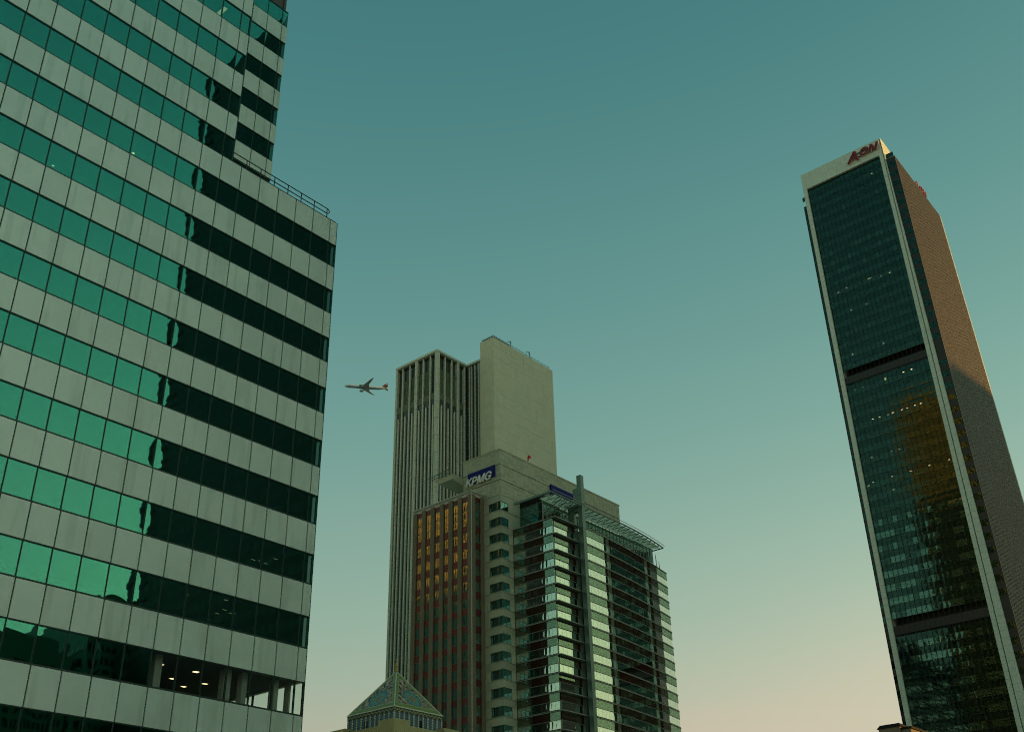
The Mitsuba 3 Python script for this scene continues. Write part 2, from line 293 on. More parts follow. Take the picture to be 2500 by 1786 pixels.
# ---------------------------------------------------------------- right: dark glass tower with white frame
AX, AY = 316.9, 91.8
def dark_tower():
    t = thing('dark_glass_tower', 'tall dark glass tower at right in a white stone frame, leaning in the view', 'building')
    g0, g1, top, sofz = 92.55, 120.75, 262.0, 255.0
    xb, yl = 355.4, 122.15
    put('shaft', MB().box(AX + 4.5, xb - 0.5, 93.2, 121.0, 0.05, 254).ply('bronze_dark'), t)
    # white frame: head band, two piers with a groove in the right one
    put('white_frame', MB().box(AX - 0.35, AX + 2.9, 91.3, yl, sofz, top).ply('marble_white'), t)
    put('white_frame', MB().box(AX - 0.35, AX + 3.0, g1, yl, 0.05, sofz - 0.01).ply('marble_white'), t, label='white stone pier on the far edge of the dark glass front')
    yr = lambda z: 90.95 - (262 - z) * 0.0111          # the near pier widens towards the foot
    def taper(x0, x1, ya, yb, z0, z1):
        return MB().hexa([[x0, ya(z0), z0], [x1, ya(z0), z0], [x1, yb(z0), z0], [x0, yb(z0), z0]], [[x0, ya(z1), z1], [x1, ya(z1), z1], [x1, yb(z1), z1], [x0, yb(z1), z1]])
    put('white_frame', MB().box(AX - 0.35, AX + 3.0, 91.3, g0, 0.05, sofz - 0.01).ply('marble_white'), t, label='white stone pier with a groove on the near edge of the dark glass front')
    put('white_frame', taper(AX - 0.28, AX + 2.9, yr, lambda z: 91.02, 0.05, top - 0.01).ply('marble_white'), t)
    put('groove', boxp('joint_dark', AX + 0.4, AX + 2.9, 91.02, 91.29, 0.05, top - 0.02), t)
    jm = MB()
    for z in np.arange(3, 253, 2.07):
        jm.box(AX - 0.362, AX - 0.34, 91.29, g0 + 0.01, z, z + 0.035); jm.box(AX - 0.292, AX - 0.27, yr(z) + 0.02, 91.03, z + 0.6, z + 0.635); jm.box(AX - 0.362, AX - 0.34, g1 - .01, yl + .01, z, z + 0.035)
    put('stone_joint', jm.ply('joint_dark'), t, kind='stuff')
    # upper band of the sunlit side
    put('white_frame', MB().hexa([[AX + 2.901, 90.9, 246], [xb, 90.9, 246], [xb, yl, 246], [AX + 2.901, yl, 246]], [[AX + 2.901, 90.9, top - .05], [xb, 90.9, 252.2], [xb, yl, 252.2], [AX + 2.901, yl, top - .05]]).ply('marble_white'), t)
    sj = MB()
    for y in np.arange(92.5, yl, 1.55): sj.box(AX - 0.362, AX - 0.345, y, y + 0.03, sofz, top)
    put('panel_seam', sj.ply('cornice_pale'), t, kind='stuff')
    # curtain wall of the left face: 18 bays
    nb = 18; w = (g1 - g0) / nb
    centers = [56.6 + 4.14 * k for k in range(8)] + [95.02 + 4.14 * k for k in range(19)] + [179.24 + 4.14 * k for k in range(19)]
    vis = panes(w - 0.10, 1.98, 'tower_vision', 'x', variants=8, bulge=0.009, tilt=0.006, n=4, wave=0.004)
    visb = panes(w - 0.10, 1.98, 'tower_vision_b', 'x', variants=8, bulge=0.009, tilt=0.006, n=4, wave=0.004, seed=1)
    spa = panes(w - 0.10, 2.04, 'tower_spandrel', 'x', variants=6, bulge=0.009, tilt=0.005, n=4, wave=0.004)
    bl = [boxp('blind', 0.12, 0.16, -(w - 0.10), 0, 0, 1.98)]
    blinds = {(109.39, 241.5), (97.0, 241.5), (95.7, 241.5), (119.7, 241.5), (118.4, 241.5), (93.9, 224.8), (103.1, 224.8), (98.6, 224.7), (100, 224.7), (107.6, 225), (106.1, 225), (96.9, 220.8), (95.4, 220.7), (100, 220.8), (116.9, 224.8), (116.8, 220.6), (110.7, 220.6), (106.1, 216.5), (101.5, 216.5), (115.1, 216.5), (113.6, 216.5), (112.3, 216.5), (95.4, 216.5)}
    def is_blind(y0, z): return any(y0 - w < by <= y0 and abs(z - bz) < 1.5 for by, bz in blinds)
    far_v, far_s = MB(), MB()
    nv = ns = 0
    def collect(mb, d, x, y, z):
        v, f = meshkit.WRITTEN[d['filename']][:2]; mb.add(np.array(v) + [x, y, z], f)
    for zc in centers:
        for i in range(nb):
            y0 = g1 - 0.05 - i * w
            d = rnd.choice(visb if zc < 125 and rnd.random() < 0.55 else vis)
            if nv < 300: put('window_pane', moved(d, AX + 0.55, y0, zc - 0.99), t); nv += 1
            else: collect(far_v, d, AX + 0.55, y0, zc - 0.99)
            if is_blind(y0, zc): put('window_blind', moved(bl[0], AX + 0.55, y0, zc - 0.99), t)
            d = rnd.choice(spa)
            if ns < 300: put('spandrel_pane', moved(d, AX + 0.55, y0, zc + 1.03), t); ns += 1
            else: collect(far_s, d, AX + 0.55, y0, zc + 1.03)
    put('window_pane', far_v.ply('tower_vision', smooth=20), t, kind='stuff'); put('spandrel_pane', far_s.ply('tower_spandrel', smooth=20), t, kind='stuff')
    for i in range(nb + 1):
        y = g1 - i * w
        put('mullion', boxp('bronze_dark', AX + 0.36, AX + 0.62, y - 0.045, y + 0.045, 40, sofz), t)
    tr = MB()
    for zc in centers: tr.box(AX + 0.5, AX + 0.62, g0, g1, zc - 1.05, zc - 0.99); tr.box(AX + 0.5, AX + 0.62, g0, g1, zc + 0.99, zc + 1.03)
    put('transom', tr.ply('bronze_dark'), t, kind='stuff')
    for z0, z1 in ((89.15, 91.75), (173.2, 175.75)):
        put('louver_band', boxp('bronze_dark', AX + 0.45, AX + 0.8, g0, g1, z0, z1), t, label='dark plant floor band across the glass front')
    sl = MB()
    for zc in centers: sl.box(AX + 0.75, AX + 4.5, g0, g1, zc + 1.12, zc + 2.9)
    put('floor_slab', sl.ply('interior_grey'), t, kind='stuff')
    # ceiling lamps seen through the glass
    for y, z in ((116.88, 207.88), (113.76, 208.45), (105.67, 208.49), (104.96, 208.46), (101.39, 207.6), (98.34, 207.6), (113.7, 199.3), (108.11, 199.3), (105.35, 182.85), (116.27, 182.9), (107.28, 170.4), (107.29, 169.9), (101.13, 170.4), (98.47, 170.4), (117.76, 170.12), (115.1, 170.1), (113.95, 157.9), (111.64, 157.9), (108.87, 157.8), (107.24, 157.9), (104.24, 157.9), (102.44, 157.9), (99.89, 157.9), (98.05, 157.9), (116.78, 145.3), (110.23, 145.4), (107.65, 145.3), (117.91, 137.19), (111.68, 137.2), (105.65, 137.2), (99.71, 137.2), (93.6, 137.2), (119.51, 136.4), (112.05, 132.9), (96.62, 249.13)):
        zc = min(centers, key=lambda c: abs(c - z)); zl = zc + 1.06; z = min(max(z, zc - 0.6), zc + 0.8)
        s = (zl - EYE) / (z - EYE); x = AX * s; y = y * s
        if x - AX > 4.4: x = AX + 2.5
        light_strip(t, x - 0.25, x + 0.25, y - 0.26, y + 0.26, zl, 0.26)
    # corner return with one column of panes, then the bronze fins of the sunlit side
    fx = AX + 0.55
    fy = lambda z: 87.75 - (262 - z) * 0.0072
    xe = lambda z: 355.6 + (262 - z) * 0.045
    put('corner_return', taper(fx + 0.06, fx + 1.2, lambda z: fy(z) + 0.15, lambda z: 90.8, 20, 252.8).ply('bronze_dark'), t)
    ret = MB()
    for zc in centers: ret.box(fx, fx + 0.05, fy(zc) + 0.35, yr(zc) - 0.15, zc - 0.95, zc + 0.95)
    put('return_pane', ret.ply('tower_spandrel'), t, kind='stuff')
    z0, z1 = 20.0, 252.8
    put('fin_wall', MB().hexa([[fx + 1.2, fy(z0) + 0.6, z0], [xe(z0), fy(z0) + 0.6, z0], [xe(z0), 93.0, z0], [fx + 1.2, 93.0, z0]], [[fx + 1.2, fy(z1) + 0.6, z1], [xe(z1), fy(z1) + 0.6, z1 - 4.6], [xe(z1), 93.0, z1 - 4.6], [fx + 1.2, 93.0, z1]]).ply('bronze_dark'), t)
    fins = MB(); nf = 38
    for i in range(nf):
        xa, xc = [fx + 0.1 + (xe(z) - fx - 0.1) * i / nf for z in (z0, z1)]
        zt = z1 - 4.6 * i / nf
        fins.hexa([[xa, fy(z0), z0], [xa + 0.5, fy(z0), z0], [xa + 0.5, fy(z0) + .61, z0], [xa, fy(z0) + .61, z0]], [[xc, fy(z1), zt], [xc + 0.5, fy(z1), zt], [xc + 0.5, fy(z1) + .61, zt], [xc, fy(z1) + .61, zt]])
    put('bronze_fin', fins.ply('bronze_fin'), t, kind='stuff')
    put('edge_fin', MB().hexa([[xe(z0), fy(z0), z0], [xe(z0) + .6, fy(z0), z0], [xe(z0) + .6, 93, z0], [xe(z0), 93, z0]], [[xe(z1), fy(z1), z1 - 4.7], [xe(z1) + .6, fy(z1), z1 - 4.7], [xe(z1) + .6, 93, z1 - 4.7], [xe(z1), 93, z1 - 4.7]]).ply('marble_white'), t)
    # left protruding curtain wall of the opposite side
    put('corner_return', boxp('bronze_dark', AX + 3.2, AX + 8.2, yl, yl + 2.4, 20, 249.5), t)
    ret = MB()
    for zc in centers: ret.box(AX + 3.14, AX + 3.19, yl + 0.5, yl + 2.3, zc - 0.95, zc + 0.95)
    put('return_pane', ret.ply('tower_spandrel'), t, kind='stuff')
    an = MB().bar([AX + 6, 112.6, top], [AX + 6, 112.6, top + 2.6], 0.12).bar([AX + 6, 111.9, top], [AX + 6, 111.9, top + 1.3], 0.1)
    put('antenna', an.ply('steel_dark'), t)
    return t
dark_tower()

def letters(text, height, depth, shear=0.25, bold=True):
    m = meshkit.text_mesh(text, height, depth, bold=bold)
    v = np.array(m.vertices); v[:, 0] += shear * v[:, 1]
    return v, np.array(m.faces)
def on_left_face(v, f, x, y, z, sx=1.0, rise=0.0):
    """text plane (right, up, out) laid on a face that looks to -x, reading towards -y"""
    w = np.stack([x - v[:, 2], y - v[:, 0] * sx, z + v[:, 1] + rise * v[:, 0]], 1)
    return w, f
def on_right_face(v, f, x, y, z, sx=1.0):
    return np.stack([x + v[:, 0] * sx, y - v[:, 2], z + v[:, 1]], 1), f

def red_sign(face, label):
    t = thing('roof_sign', label, 'sign')
    big, small = letters('A', 3.75, 0.35), letters('ON', 2.75, 0.35)
    bigb, smallb = letters('A', 3.95, 0.3), letters('ON', 2.95, 0.3)
    put_on = (lambda v, f, du, dz, off: on_left_face(v, f, AX - 0.75 - off, 104.0 - du, 257.35 + dz, 1.22)) if face == 'left' else (lambda v, f, du, dz, off: on_right_face(v, f, 341.2 + du, 90.2 - off, 255.2 + dz, 1.15))
    for n, (a, b) in enumerate(((big, bigb), (small, smallb))):
        du, dz = (0.0, -0.55) if n == 0 else (4.55, 0.25)
        put('letter_edge', mikit.ply(put_on(*b, du - 0.1, dz - 0.1, 0.0), 'sign_edge'), t)
        put('letter', mikit.ply(put_on(*a, du, dz, 0.31), 'sign_red'), t)
    fr = MB()
    if face == 'left': fr.box(AX - 0.74, AX - 0.36, 93.4, 103.6, 257.9, 258.1); fr.box(AX - 0.74, AX - 0.36, 93.2, 102.6, 259.6, 259.8)
    else: fr.box(341.4, 351.2, 90.22, 90.89, 253.6, 253.8); fr.box(341.4, 341.6, 90.22, 90.9, 253.8, 255.6); fr.box(351.0, 351.2, 90.22, 90.9, 252.0, 255.6)
    put('sign_rail', fr.ply('steel_dark'), t)
red_sign('left', 'dark red outlined letters on the white top band of the dark tower')
red_sign('right', 'red letters seen edge on along the sunlit side of the dark tower')

# ---------------------------------------------------------------- centre back: ribbed concrete tower with its blank service core
def ribbed_tower():
    t = thing('ribbed_tower', 'pale ribbed high rise with a taller blank concrete slab at its right', 'building')
    X0, Y0, X1, Y1, top = 210.78, 206.2, 224.25, 224.6, 175.0
    put('wall', MB().box(X0 + 0.55, X1 + 10, Y0 + 0.55, Y1 - 0.15, 0.05, 160).box(X0 + 1.0, X1 + 10, Y0 + 1.0, Y1 - 0.15, 160.01, 173.5).box(X1 + 0.45, X1 + 12, 196, Y0 + 0.5, 0.05, 173.5).ply('tinted_glazing'), t)
    cor = MB(); cor.box(X0 - 0.1, X1, Y0 - 0.1, Y1, top - 0.75, top); put('cornice', cor.ply('rib_concrete'), t)
    put('cornice', boxp('rib_concrete', X1 + 0.002, X1 + 12, 198.5, Y1 - 0.002, top - 0.75, top - 0.004), t)
    put('soffit', boxp('plant_dark_green', X0 + 0.1, X1 + 11, Y0 + 0.1, Y1 - 0.2, top - 1.3, top - 0.751), t)
    def rib(x0, x1, y0, y1, z1, side):
        # a rib with a sloping head: the front edge is higher
        if side == 'L': b = [[x0, y0, 0.05], [x1, y0, 0.05], [x1, y1, 0.05], [x0, y1, 0.05]]; tp = [[x0, y0, z1 - .2], [x1, y0, z1 - 1.2], [x1, y1, z1 - 1.2], [x0, y1, z1 - .2]]
        else: b = [[x0, y0, 0.05], [x1, y0, 0.05], [x1, y1, 0.05], [x0, y1, 0.05]]; tp = [[x0, y0, z1 - .2], [x1, y0, z1 - .2], [x1, y1, z1 - 1.2], [x0, y1, z1 - 1.2]]
        put('rib', MB().hexa(b, tp).ply('rib_concrete'), t)
    up = top - 1.0
    for y in (209.15, 212.2, 218.15, 221.3): rib(X0 + 0.1, X0 + 0.62, y, y + 0.40, up, 'L')
    for y in (207.75, 210.75, 213.75, 216.75, 219.75, 222.75): rib(X0 + 0.1, X0 + 0.62, y, y + 0.40, 156.4, 'L')
    for x in (214.3, 217.35): rib(x, x + 0.42, Y0 + 0.1, Y0 + 0.62, up, 'R')
    for x in (212.9, 215.85, 218.7, 221.9): rib(x, x + 0.42, Y0 + 0.1, Y0 + 0.62, 156.4, 'R')
    rib(223.15, 223.75, Y0 + 0.1, Y0 + 1.0, up, 'R')
    # fluted piers: corner and intermediate
    def pier(name, x0, x1, y0, y1, nx, ny):
        m = MB(); m.box(x0 + 0.12, x1, y0 + 0.12, y1, 0.05, top - 0.76)
        for i in range(ny):
            a = y0 + (y1 - y0) * i / ny; m.box(x0, x0 + 0.119, a + 0.05, a + (y1 - y0) / ny - 0.05, 0.05, top - 0.8)
        for i in range(nx):
            a = x0 + (x1 - x0) * i / nx; m.box(a + 0.05, a + (x1 - x0) / nx - 0.05, y0, y0 + 0.119, 0.05, top - 0.8)
        put(name, m.ply('rib_concrete'), t)
    pier('corner_pier', X0, X0 + 1.25, Y0, Y0 + 1.1, 2, 2)
    pier('pier', X0 + 0.05, X0 + 1.0, 214.8, 216.0, 0, 2)
    pier('pier', X0, X0 + 1.0, 223.7, Y1 - 0.05, 0, 2)
    pier('pier', 219.8, 221.0, Y0 + 0.05, Y0 + 1.0, 2, 0)
    for y in (200.4, 201.15, 202.65, 204.15, 205.05): rib(X1 + 0.1, X1 + 0.5, y, y + 0.36, up, 'L')
    jt = MB()
    for z in np.arange(3.0, 172, 5.7):
        jt.box(X0 - 0.012, X0 + 1.0, Y0 - 0.012, Y0 + 1.11, z, z + 0.09)
        for y in (214.8,): jt.box(X0 + 0.04, X0 + 0.9, y - 0.01, y + 1.21, z, z + 0.07)
        jt.box(219.79, 221.01, Y0 + 0.04, Y0 + 0.9, z, z + 0.07)
    put('pier_joint', jt.ply('louver_green'), t, kind='stuff')
    # louvres of the plant floors and the dark sloped beam below
    Ly = [(210.0 - 0.4, 212.2), (212.65, 214.8), (216.0, 218.15), (218.6, 221.3)]
    for a, b in Ly:
        m = MB(); n = 4
        for i in range(n):
            c = a + (b - a) * i / n; m.box(X0 + 0.72, X0 + 0.85, c + 0.05, c + (b - a) / n - 0.05, 160.5, 165.7); m.box(X0 + 0.72, X0 + 0.85, c + 0.05, c + (b - a) / n - 0.05, 165.85, 169.1)
        put('louver', m.ply('louver_green'), t)
    for a, b in ((212.05, 214.3), (214.75, 217.35), (217.8, 219.8)):
        m = MB(); n = 3
        for i in range(n):
            c = a + (b - a) * i / n; m.box(c + 0.05, c + (b - a) / n - 0.05, Y0 + 0.72, Y0 + 0.85, 160.5, 165.7); m.box(c + 0.05, c + (b - a) / n - 0.05, Y0 + 0.72, Y0 + 0.85, 165.85, 169.1)
        put('louver', m.ply('louver_green'), t)
    put('plant_beam', boxp('plant_dark_green', X0 + 0.42, X0 + 1.2, Y0 + 1.1, Y1 - 1.1, 158.2, 160.4), t)
    put('plant_beam', boxp('plant_dark_green', X0 + 1.2, X1 - 0.5, Y0 + 0.42, Y0 + 1.2, 158.2, 160.4), t)
    m = MB()
    for y in (207.3, 209.0, 210.6, 212.1, 213.6, 216.1, 217.6, 219.1, 220.6, 222.3): m.bar([X0 + 0.5, y, 158.3], [X0 + 1.0, y, 156.2], 0.35)
    put('beam_bracket', m.ply('louver_green'), t, kind='stuff')
    # ---- blank service core
    cx, cy, cx1, cy1, ct = 223.31, 193.98, 253.17, 199.53, 180.0
    core = tag(put('service_core', boxp('joint_dark', cx + 0.06, cx1 - 0.06, cy + 0.06, cy1 - 0.06, 0.05, ct - 0.1), t), 'blank pale concrete slab with level joints, taller than the ribs')
    k = 0; z = ct
    while z > 60:
        z2 = z - (3.3 if k == 0 else 3.98)
        put('concrete_panel', boxp('core_concrete', cx, cx1, cy, cy1, z2 + 0.025, z - 0.025 if k else ct), core)
        z = z2; k += 1
    put('concrete_panel', boxp('core_concrete', cx, cx1, cy, cy1, 0.06, z - 0.025), core)
    rb = MB(); zr = ct + 0.5
    rb.bar([cx + 0.2, cy + 0.2, zr], [cx1 - 1, cy + 0.2, zr], 0.06).bar([cx + 0.2, cy + 0.2, zr + .35], [cx1 - 1, cy + 0.2, zr + .35], 0.06).bar([cx + 0.2, cy + 0.2, zr + .35], [cx + 0.2, cy1 - 0.4, zr + .35], 0.06)
    for x in np.arange(cx + 0.2, cx1 - 0.9, 1.6): rb.bar([x, cy + 0.2, ct], [x, cy + 0.2, zr + .35], 0.06)
    put('roof_railing', rb.ply('metal_green'), core)
    kb = MB().box(cx + 0.15, cx + 8.0, cy + 0.15, cy + 0.4, ct + 0.002, ct + 0.55).box(cx + 0.15, cx + 0.4, cy + 0.4, cy1 - 0.6, ct + 0.002, ct + 0.55)
    put('roof_kerb', kb.ply('steel_dark'), core)
    for x, up_ in ((232.6, 0), (242.3, 1)):
        d = thing('roof_davit', ('slim steel davit with a drooping arm, left of two on the blank slab roof', 'slim steel davit with a level arm, right of two on the blank slab roof')[up_], 'davit', 'davits on the roof edges')
        put('post', MB().bar([x, cy + 0.6, ct], [x - 0.2 * up_, cy + 0.6, ct + 2.7], 0.16).ply('steel_dark'), d)
        a = MB().bar([x - 0.2 * up_, cy + 0.6, ct + 2.65], [x - 1.75 - 0.2 * up_, cy + 0.6, ct + (1.75 if not up_ else 2.05)], 0.14).bar([x - 0.1, cy + 0.6, ct + 1.7], [x - 0.9, cy + 0.6, ct + (2.2 if not up_ else 2.3)], 0.1)
        put('arm', a.ply('steel_dark'), d)
    vt = MB().box(cx + 26.6 - 0.0, cx + 26.9, cy - 0.05, cy + 0.01, 177.3, 177.7)
    m = MB()
    for x, z in ((238.1, 177.8), (238.1, 176.0)): m.box(x - .12, x + .12, cy - 0.03, cy + 0.05, z - .15, z + .15)
    put('vent_hole', m.ply('joint_dark'), core)
ribbed_tower()

# ---------------------------------------------------------------- centre: stone and glass office building
BX, BY = 185.36, 159.46
def office():
    t = thing('stone_office_building', 'stepped office building of stone, brick and mirror glass in the centre', 'building')
    # ---- penthouse box and corner bay
    box_ = put('penthouse', MB().box(BX + 0.15, 235.4, BY + 0.15, 171.5, 104.6, 116.9).box(192.6, 235.3, 152.4, BY + .2, 97, 104.9).ply('joint_dark'), t, label='windowless stone box on top of the office building')
    st, stb = MB(), MB()
    def tiles(a0, a1, z0, z1, face, off, rows, w):
        n = max(1, round((a1 - a0) / w)); dw = (a1 - a0) / n; dh = (z1 - z0) / rows
        for i in range(n):
            for j in range(rows):
                m = st if rnd.random() < 0.6 else stb; p = off + rnd.uniform(0, 0.006)
                A, B, C, D = a0 + i * dw + 0.02, a0 + (i + 1) * dw - 0.02, z0 + j * dh + 0.02, z0 + (j + 1) * dh - 0.02
                if face == 'x': m.box(BX - p, BX + 0.2, A, B, C, D)
                else: m.box(A, B, BY - p, BY + 0.2, C, D)
    bands = [(112.88, 116.6), (108.88, 112.72), (104.9, 108.72)]
    for z0, z1 in bands:
        tiles(BY + 0.02, 171.62, z0, z1, 'x', 0.0, 7, 1.52); tiles(BX + 0.22, 235.5, z0, z1, 'y', 0.0, 7, 1.52)
    put('stone_tile', st.ply('stone_beige'), box_, kind='stuff'); put('stone_tile', stb.ply('stone_beige_b'), box_, kind='stuff')
    put('coping', MB().box(BX - 0.12, 235.7, BY - 0.12, 171.8, 116.62, 117.0).ply('stone_beige_b'), box_)
    put('side_wall', boxp('stone_beige', 235.41, 235.56, BY + 0.1, 171.6, 60, 116.6), box_)
    fl = thing('roof_flag', 'small red pennant on the roof edge of the stone box', 'flag')
    put('cloth', MB().box(203.2, 204.3, 165.0, 165.06, 122.3, 123.0).box(203.0, 203.5, 165.0, 165.06, 121.5, 122.35).ply('flag_red'), fl)
    put('staff', MB().bar([203.1, 165.1, 116.9], [203.1, 165.1, 122.6], 0.1).ply('flag_red'), fl)
    # canopy bracket on the left of the box
    br = put('side_canopy', MB().hexa([[181.4, 171.65, 111.3], [188.0, 171.65, 110.4], [188.0, 175.8, 110.4], [181.6, 176.6, 111.3]], [[181.3, 171.65, 112.6], [188.0, 171.65, 112.6], [188.0, 177.2, 112.6], [181.4, 177.4, 112.6]]).ply('stone_beige'), t)
    tr = MB()
    tr.bar([180.6, 171.7, 113.9], [180.6, 179.2, 113.2], 0.14).bar([181.0, 171.7, 112.75], [181.0, 179.0, 112.75], 0.12)
    for i in range(9):
        y = 171.9 + i * 0.85; tr.bar([180.6, y, 113.85 - i * 0.075], [181.2, y + 0.5, 112.7], 0.07); tr.bar([180.6, y, 113.85 - i * .075], [186, y, 112.7], 0.07)
    put('canopy_truss', tr.ply('metal_green'), br)
    # ---- corner bay below the box: ledges, windows
    bay = put('corner_bay', MB().box(BX + 1.0, 189.7, BY + 1.0, 164.9, 0.05, 104.7).ply('interior_grey'), t)
    L = [100.9 - 4.0 * k for k in range(0, 26)]
    px3 = panes(1.14, 1.95, 'bay_glass', 'x', variants=6, bulge=0.004, tilt=0.002)
    py2 = panes(1.32, 1.95, 'bay_glass', 'y', variants=6, bulge=0.004, tilt=0.002)
    for k, z in enumerate(L):
        hi = 104.8 if k == 0 else L[k - 1] - 0.12
        big = z > 44
        # spandrel ring and jambs
        xr = 192.6 if k <= 1 else 189.7
        ring = MB().box(BX, BX + 0.3, BY, 164.9, z + 2.25, hi).box(BX + 0.301, xr, BY, BY + 0.3, z + 2.25, hi)
        put('spandrel', ring.ply('stone_beige' if k % 2 else 'stone_beige_b'), bay)
        put('jamb', MB().box(BX + 0.003, BX + 0.3, 163.3, 164.9, z, z + 2.248).ply('stone_beige'), bay)
        put('jamb', MB().box(188.25, xr, BY + 0.003, BY + 0.3, z, z + 2.248).ply('stone_beige'), bay)
        put('ledge', MB().box(BX - 0.16, BX + 0.3, BY - 0.16, 164.9, z - 0.119, z - 0.002).box(BX + 0.301, xr, BY - 0.16, BY + 0.3, z - 0.119, z - 0.002).ply('stone_beige_b'), bay)
        if big:
            for i in range(3): put('window_pane', moved(rnd.choice(px3), BX + 0.14, 163.22 - i * 1.24, z + 0.26), bay)
            for i in range(2): put('window_pane', moved(rnd.choice(py2), BX + 0.2 + i * 1.36, BY + 0.14, z + 0.26), bay)
        fr = MB().box(BX + 0.1, BX + 0.2, BY + 0.05, 163.3, z, z + 0.25).box(BX + .21, 188.25, BY + 0.1, BY + 0.2, z, z + 0.25)
        for y in (162.03, 160.79): fr.box(BX + 0.05, BX + 0.16, y, y + 0.07, z + .25, z + 2.25)
        for x in (BX + 1.53,): fr.box(x, x + 0.05, BY + 0.08, BY + 0.18, z + .25, z + 2.25)
        fr.box(BX + 0.04, BX + 0.13, BY + 0.04, BY + 0.13, z + .25, z + 2.25)
        put('window_frame', fr.ply('metal_green'), bay, kind='stuff')
    # ---- brick wing
    QX, QY = 180.93, 164.9
    bw = put('brick_wing', MB().box(QX + 1.2, 198, QY + 1.2, 184.6, 0.05, 105.8).ply('interior_grey'), t, label='brown brick wing with red panels at the left of the office building')
    put('parapet', MB().box(QX - 0.25, 198, QY - 0.25, 184.7, 105.75, 106.1).ply('cornice_pale'), bw)
    put('parapet', MB().box(QX + 0.08, 198, QY + 0.08, 184.5, 104.9, 105.749).ply('cornice_pale'), bw)
    piers = [(164.9, 166.1), (168.04, 169.3), (171.1, 172.4), (174.1, 175.3), (177.15, 178.45), (180.2, 181.46), (183.2, 184.5)]
    for a, b in piers[1:]: put('pier', boxp('brick_brown', QX - 0.12, QX + 0.6, a, b, 0.05, 105.2), bw)
    put('corner_pier', MB().box(QX - 0.12, QX + 1.25, QY - 0.12, 166.1, 0.05, 105.2).ply('brick_brown'), bw)
    put('corner_trim', boxp('cornice_pale', QX - 0.16, QX - 0.0, QY - 0.16, QY - 0.0, 0.05, 105.6), bw)
    put('pier', boxp('brick_brown', 184.18, 185.3, QY - 0.12, QY + 0.6, 0.05, 105.2), bw)
    pw = [panes(0.82, 2.28, 'brick_glass', 'x', variants=14, bulge=0.011, tilt=0.007, wave=0.006, n=6), panes(0.9, 2.28, 'brick_glass', 'y', variants=5, bulge=0.004, tilt=0.003)]
    pwt = [panes(0.82, 1.85, 'brick_glass', 'x', variants=14, bulge=0.011, tilt=0.007, wave=0.006, n=6), panes(0.9, 1.85, 'brick_glass', 'y', variants=5, bulge=0.004, tilt=0.003)]
    bays = [(piers[i][1], piers[i + 1][0]) for i in range(6)]
    rows = [('red', 103.7, 105.15), ('win', 101.35, 103.65), ('top', 99.4, 101.3), ('top', 97.45, 99.35)]
    for k in range(0, 14): rows += [('red', 95.75 - 4 * k, 97.35 - 4 * k), ('win', 93.4 - 4 * k, 95.7 - 4 * k)]
    for kind, z0, z1 in rows:
        for a, b in bays:
            if kind == 'red': put('red_panel', boxp(rnd.choice(('red_panel', 'red_panel', 'red_panel_b')), QX + 0.12, QX + 0.5, a, b, z0, z1), bw)
            else:
                for i in range(2): put('window_pane', moved(rnd.choice((pw if kind == 'win' else pwt)[0]), QX + 0.22, b - 0.04 - i * 0.88, z0 + 0.02), bw)
        if kind == 'red': put('red_panel', boxp('red_panel_b', 182.2, 184.18, QY + 0.12, QY + 0.5, z0, z1), bw)
        else:
            for i in range(2): put('window_pane', moved(rnd.choice((pw if kind == 'win' else pwt)[1]), 182.24 + i * 0.97, QY + 0.22, z0 + 0.02), bw)
        if z0 < 48: continue
        fr = MB()
        for a, b in bays:
            fr.box(QX + 0.1, QX + 0.3, a, b, z0 - 0.05, z0 - 0.0); fr.box(QX + 0.12, QX + 0.3, a, a + 0.05, z0, z1)
            if kind != 'red': fr.box(QX + 0.14, QX + 0.26, (a + b) / 2 - 0.03, (a + b) / 2 + 0.03, z0, z1)
        fr.box(182.2, 184.18, QY + 0.1, QY + 0.3, z0 - 0.05, z0)
        if kind != 'red': fr.box(183.16, 183.22, QY + 0.14, QY + 0.26, z0, z1)
        put('window_frame', fr.ply('metal_green'), bw, kind='stuff')
    put('base_wall', boxp('brick_brown', QX + 0.05, QX + 1.2, 165, 184.4, 0.05, 41.0), bw)
    # ---- glass wing: straight left face, corner, then a long curved face
    GX, GY = 189.7, 146.4
    yc = lambda x: 145.8 + 0.0020 * max(0.0, x - 194.0) ** 2
    gw = put('glass_wing', MB().box(GX + 1.6, 199.4, 148.6, BY, 0.05, 96.0).box(200.4, 222.0, 149.5, 171, 0.05, 96.0).box(222, 241.0, 153.4, 171, 0.05, 96).ply('interior_grey'), t, label='mirror glass wing with a curved front at the right of the office building')
    gl = [96.9 - 4.0 * k for k in range(0, 24)]
    nl = 10; wl = (BY - 147.45) / nl
    pl = panes(wl - 0.05, 1.86, 'mirror_glass', 'x', variants=8, bulge=0.0022, tilt=0.0012)
    wr = (198.0 - 190.2) / 5
    prr = panes(wr - 0.05, 1.86, 'mirror_glass', 'y', variants=8, bulge=0.0015, tilt=0.0008)
    xs = [200.2]
    while xs[-1] < 242.2:
        x = xs[-1]; xs.append(x + 1.5 * math.cos(math.atan(0.0040 * max(0, x - 194))))
    xs[-1] = 242.4
    pc = panes(1.46, 1.86, 'mirror_glass', 'y', variants=8, bulge=0.0010, tilt=0.0006)
    ncv = 0; restc = MB()
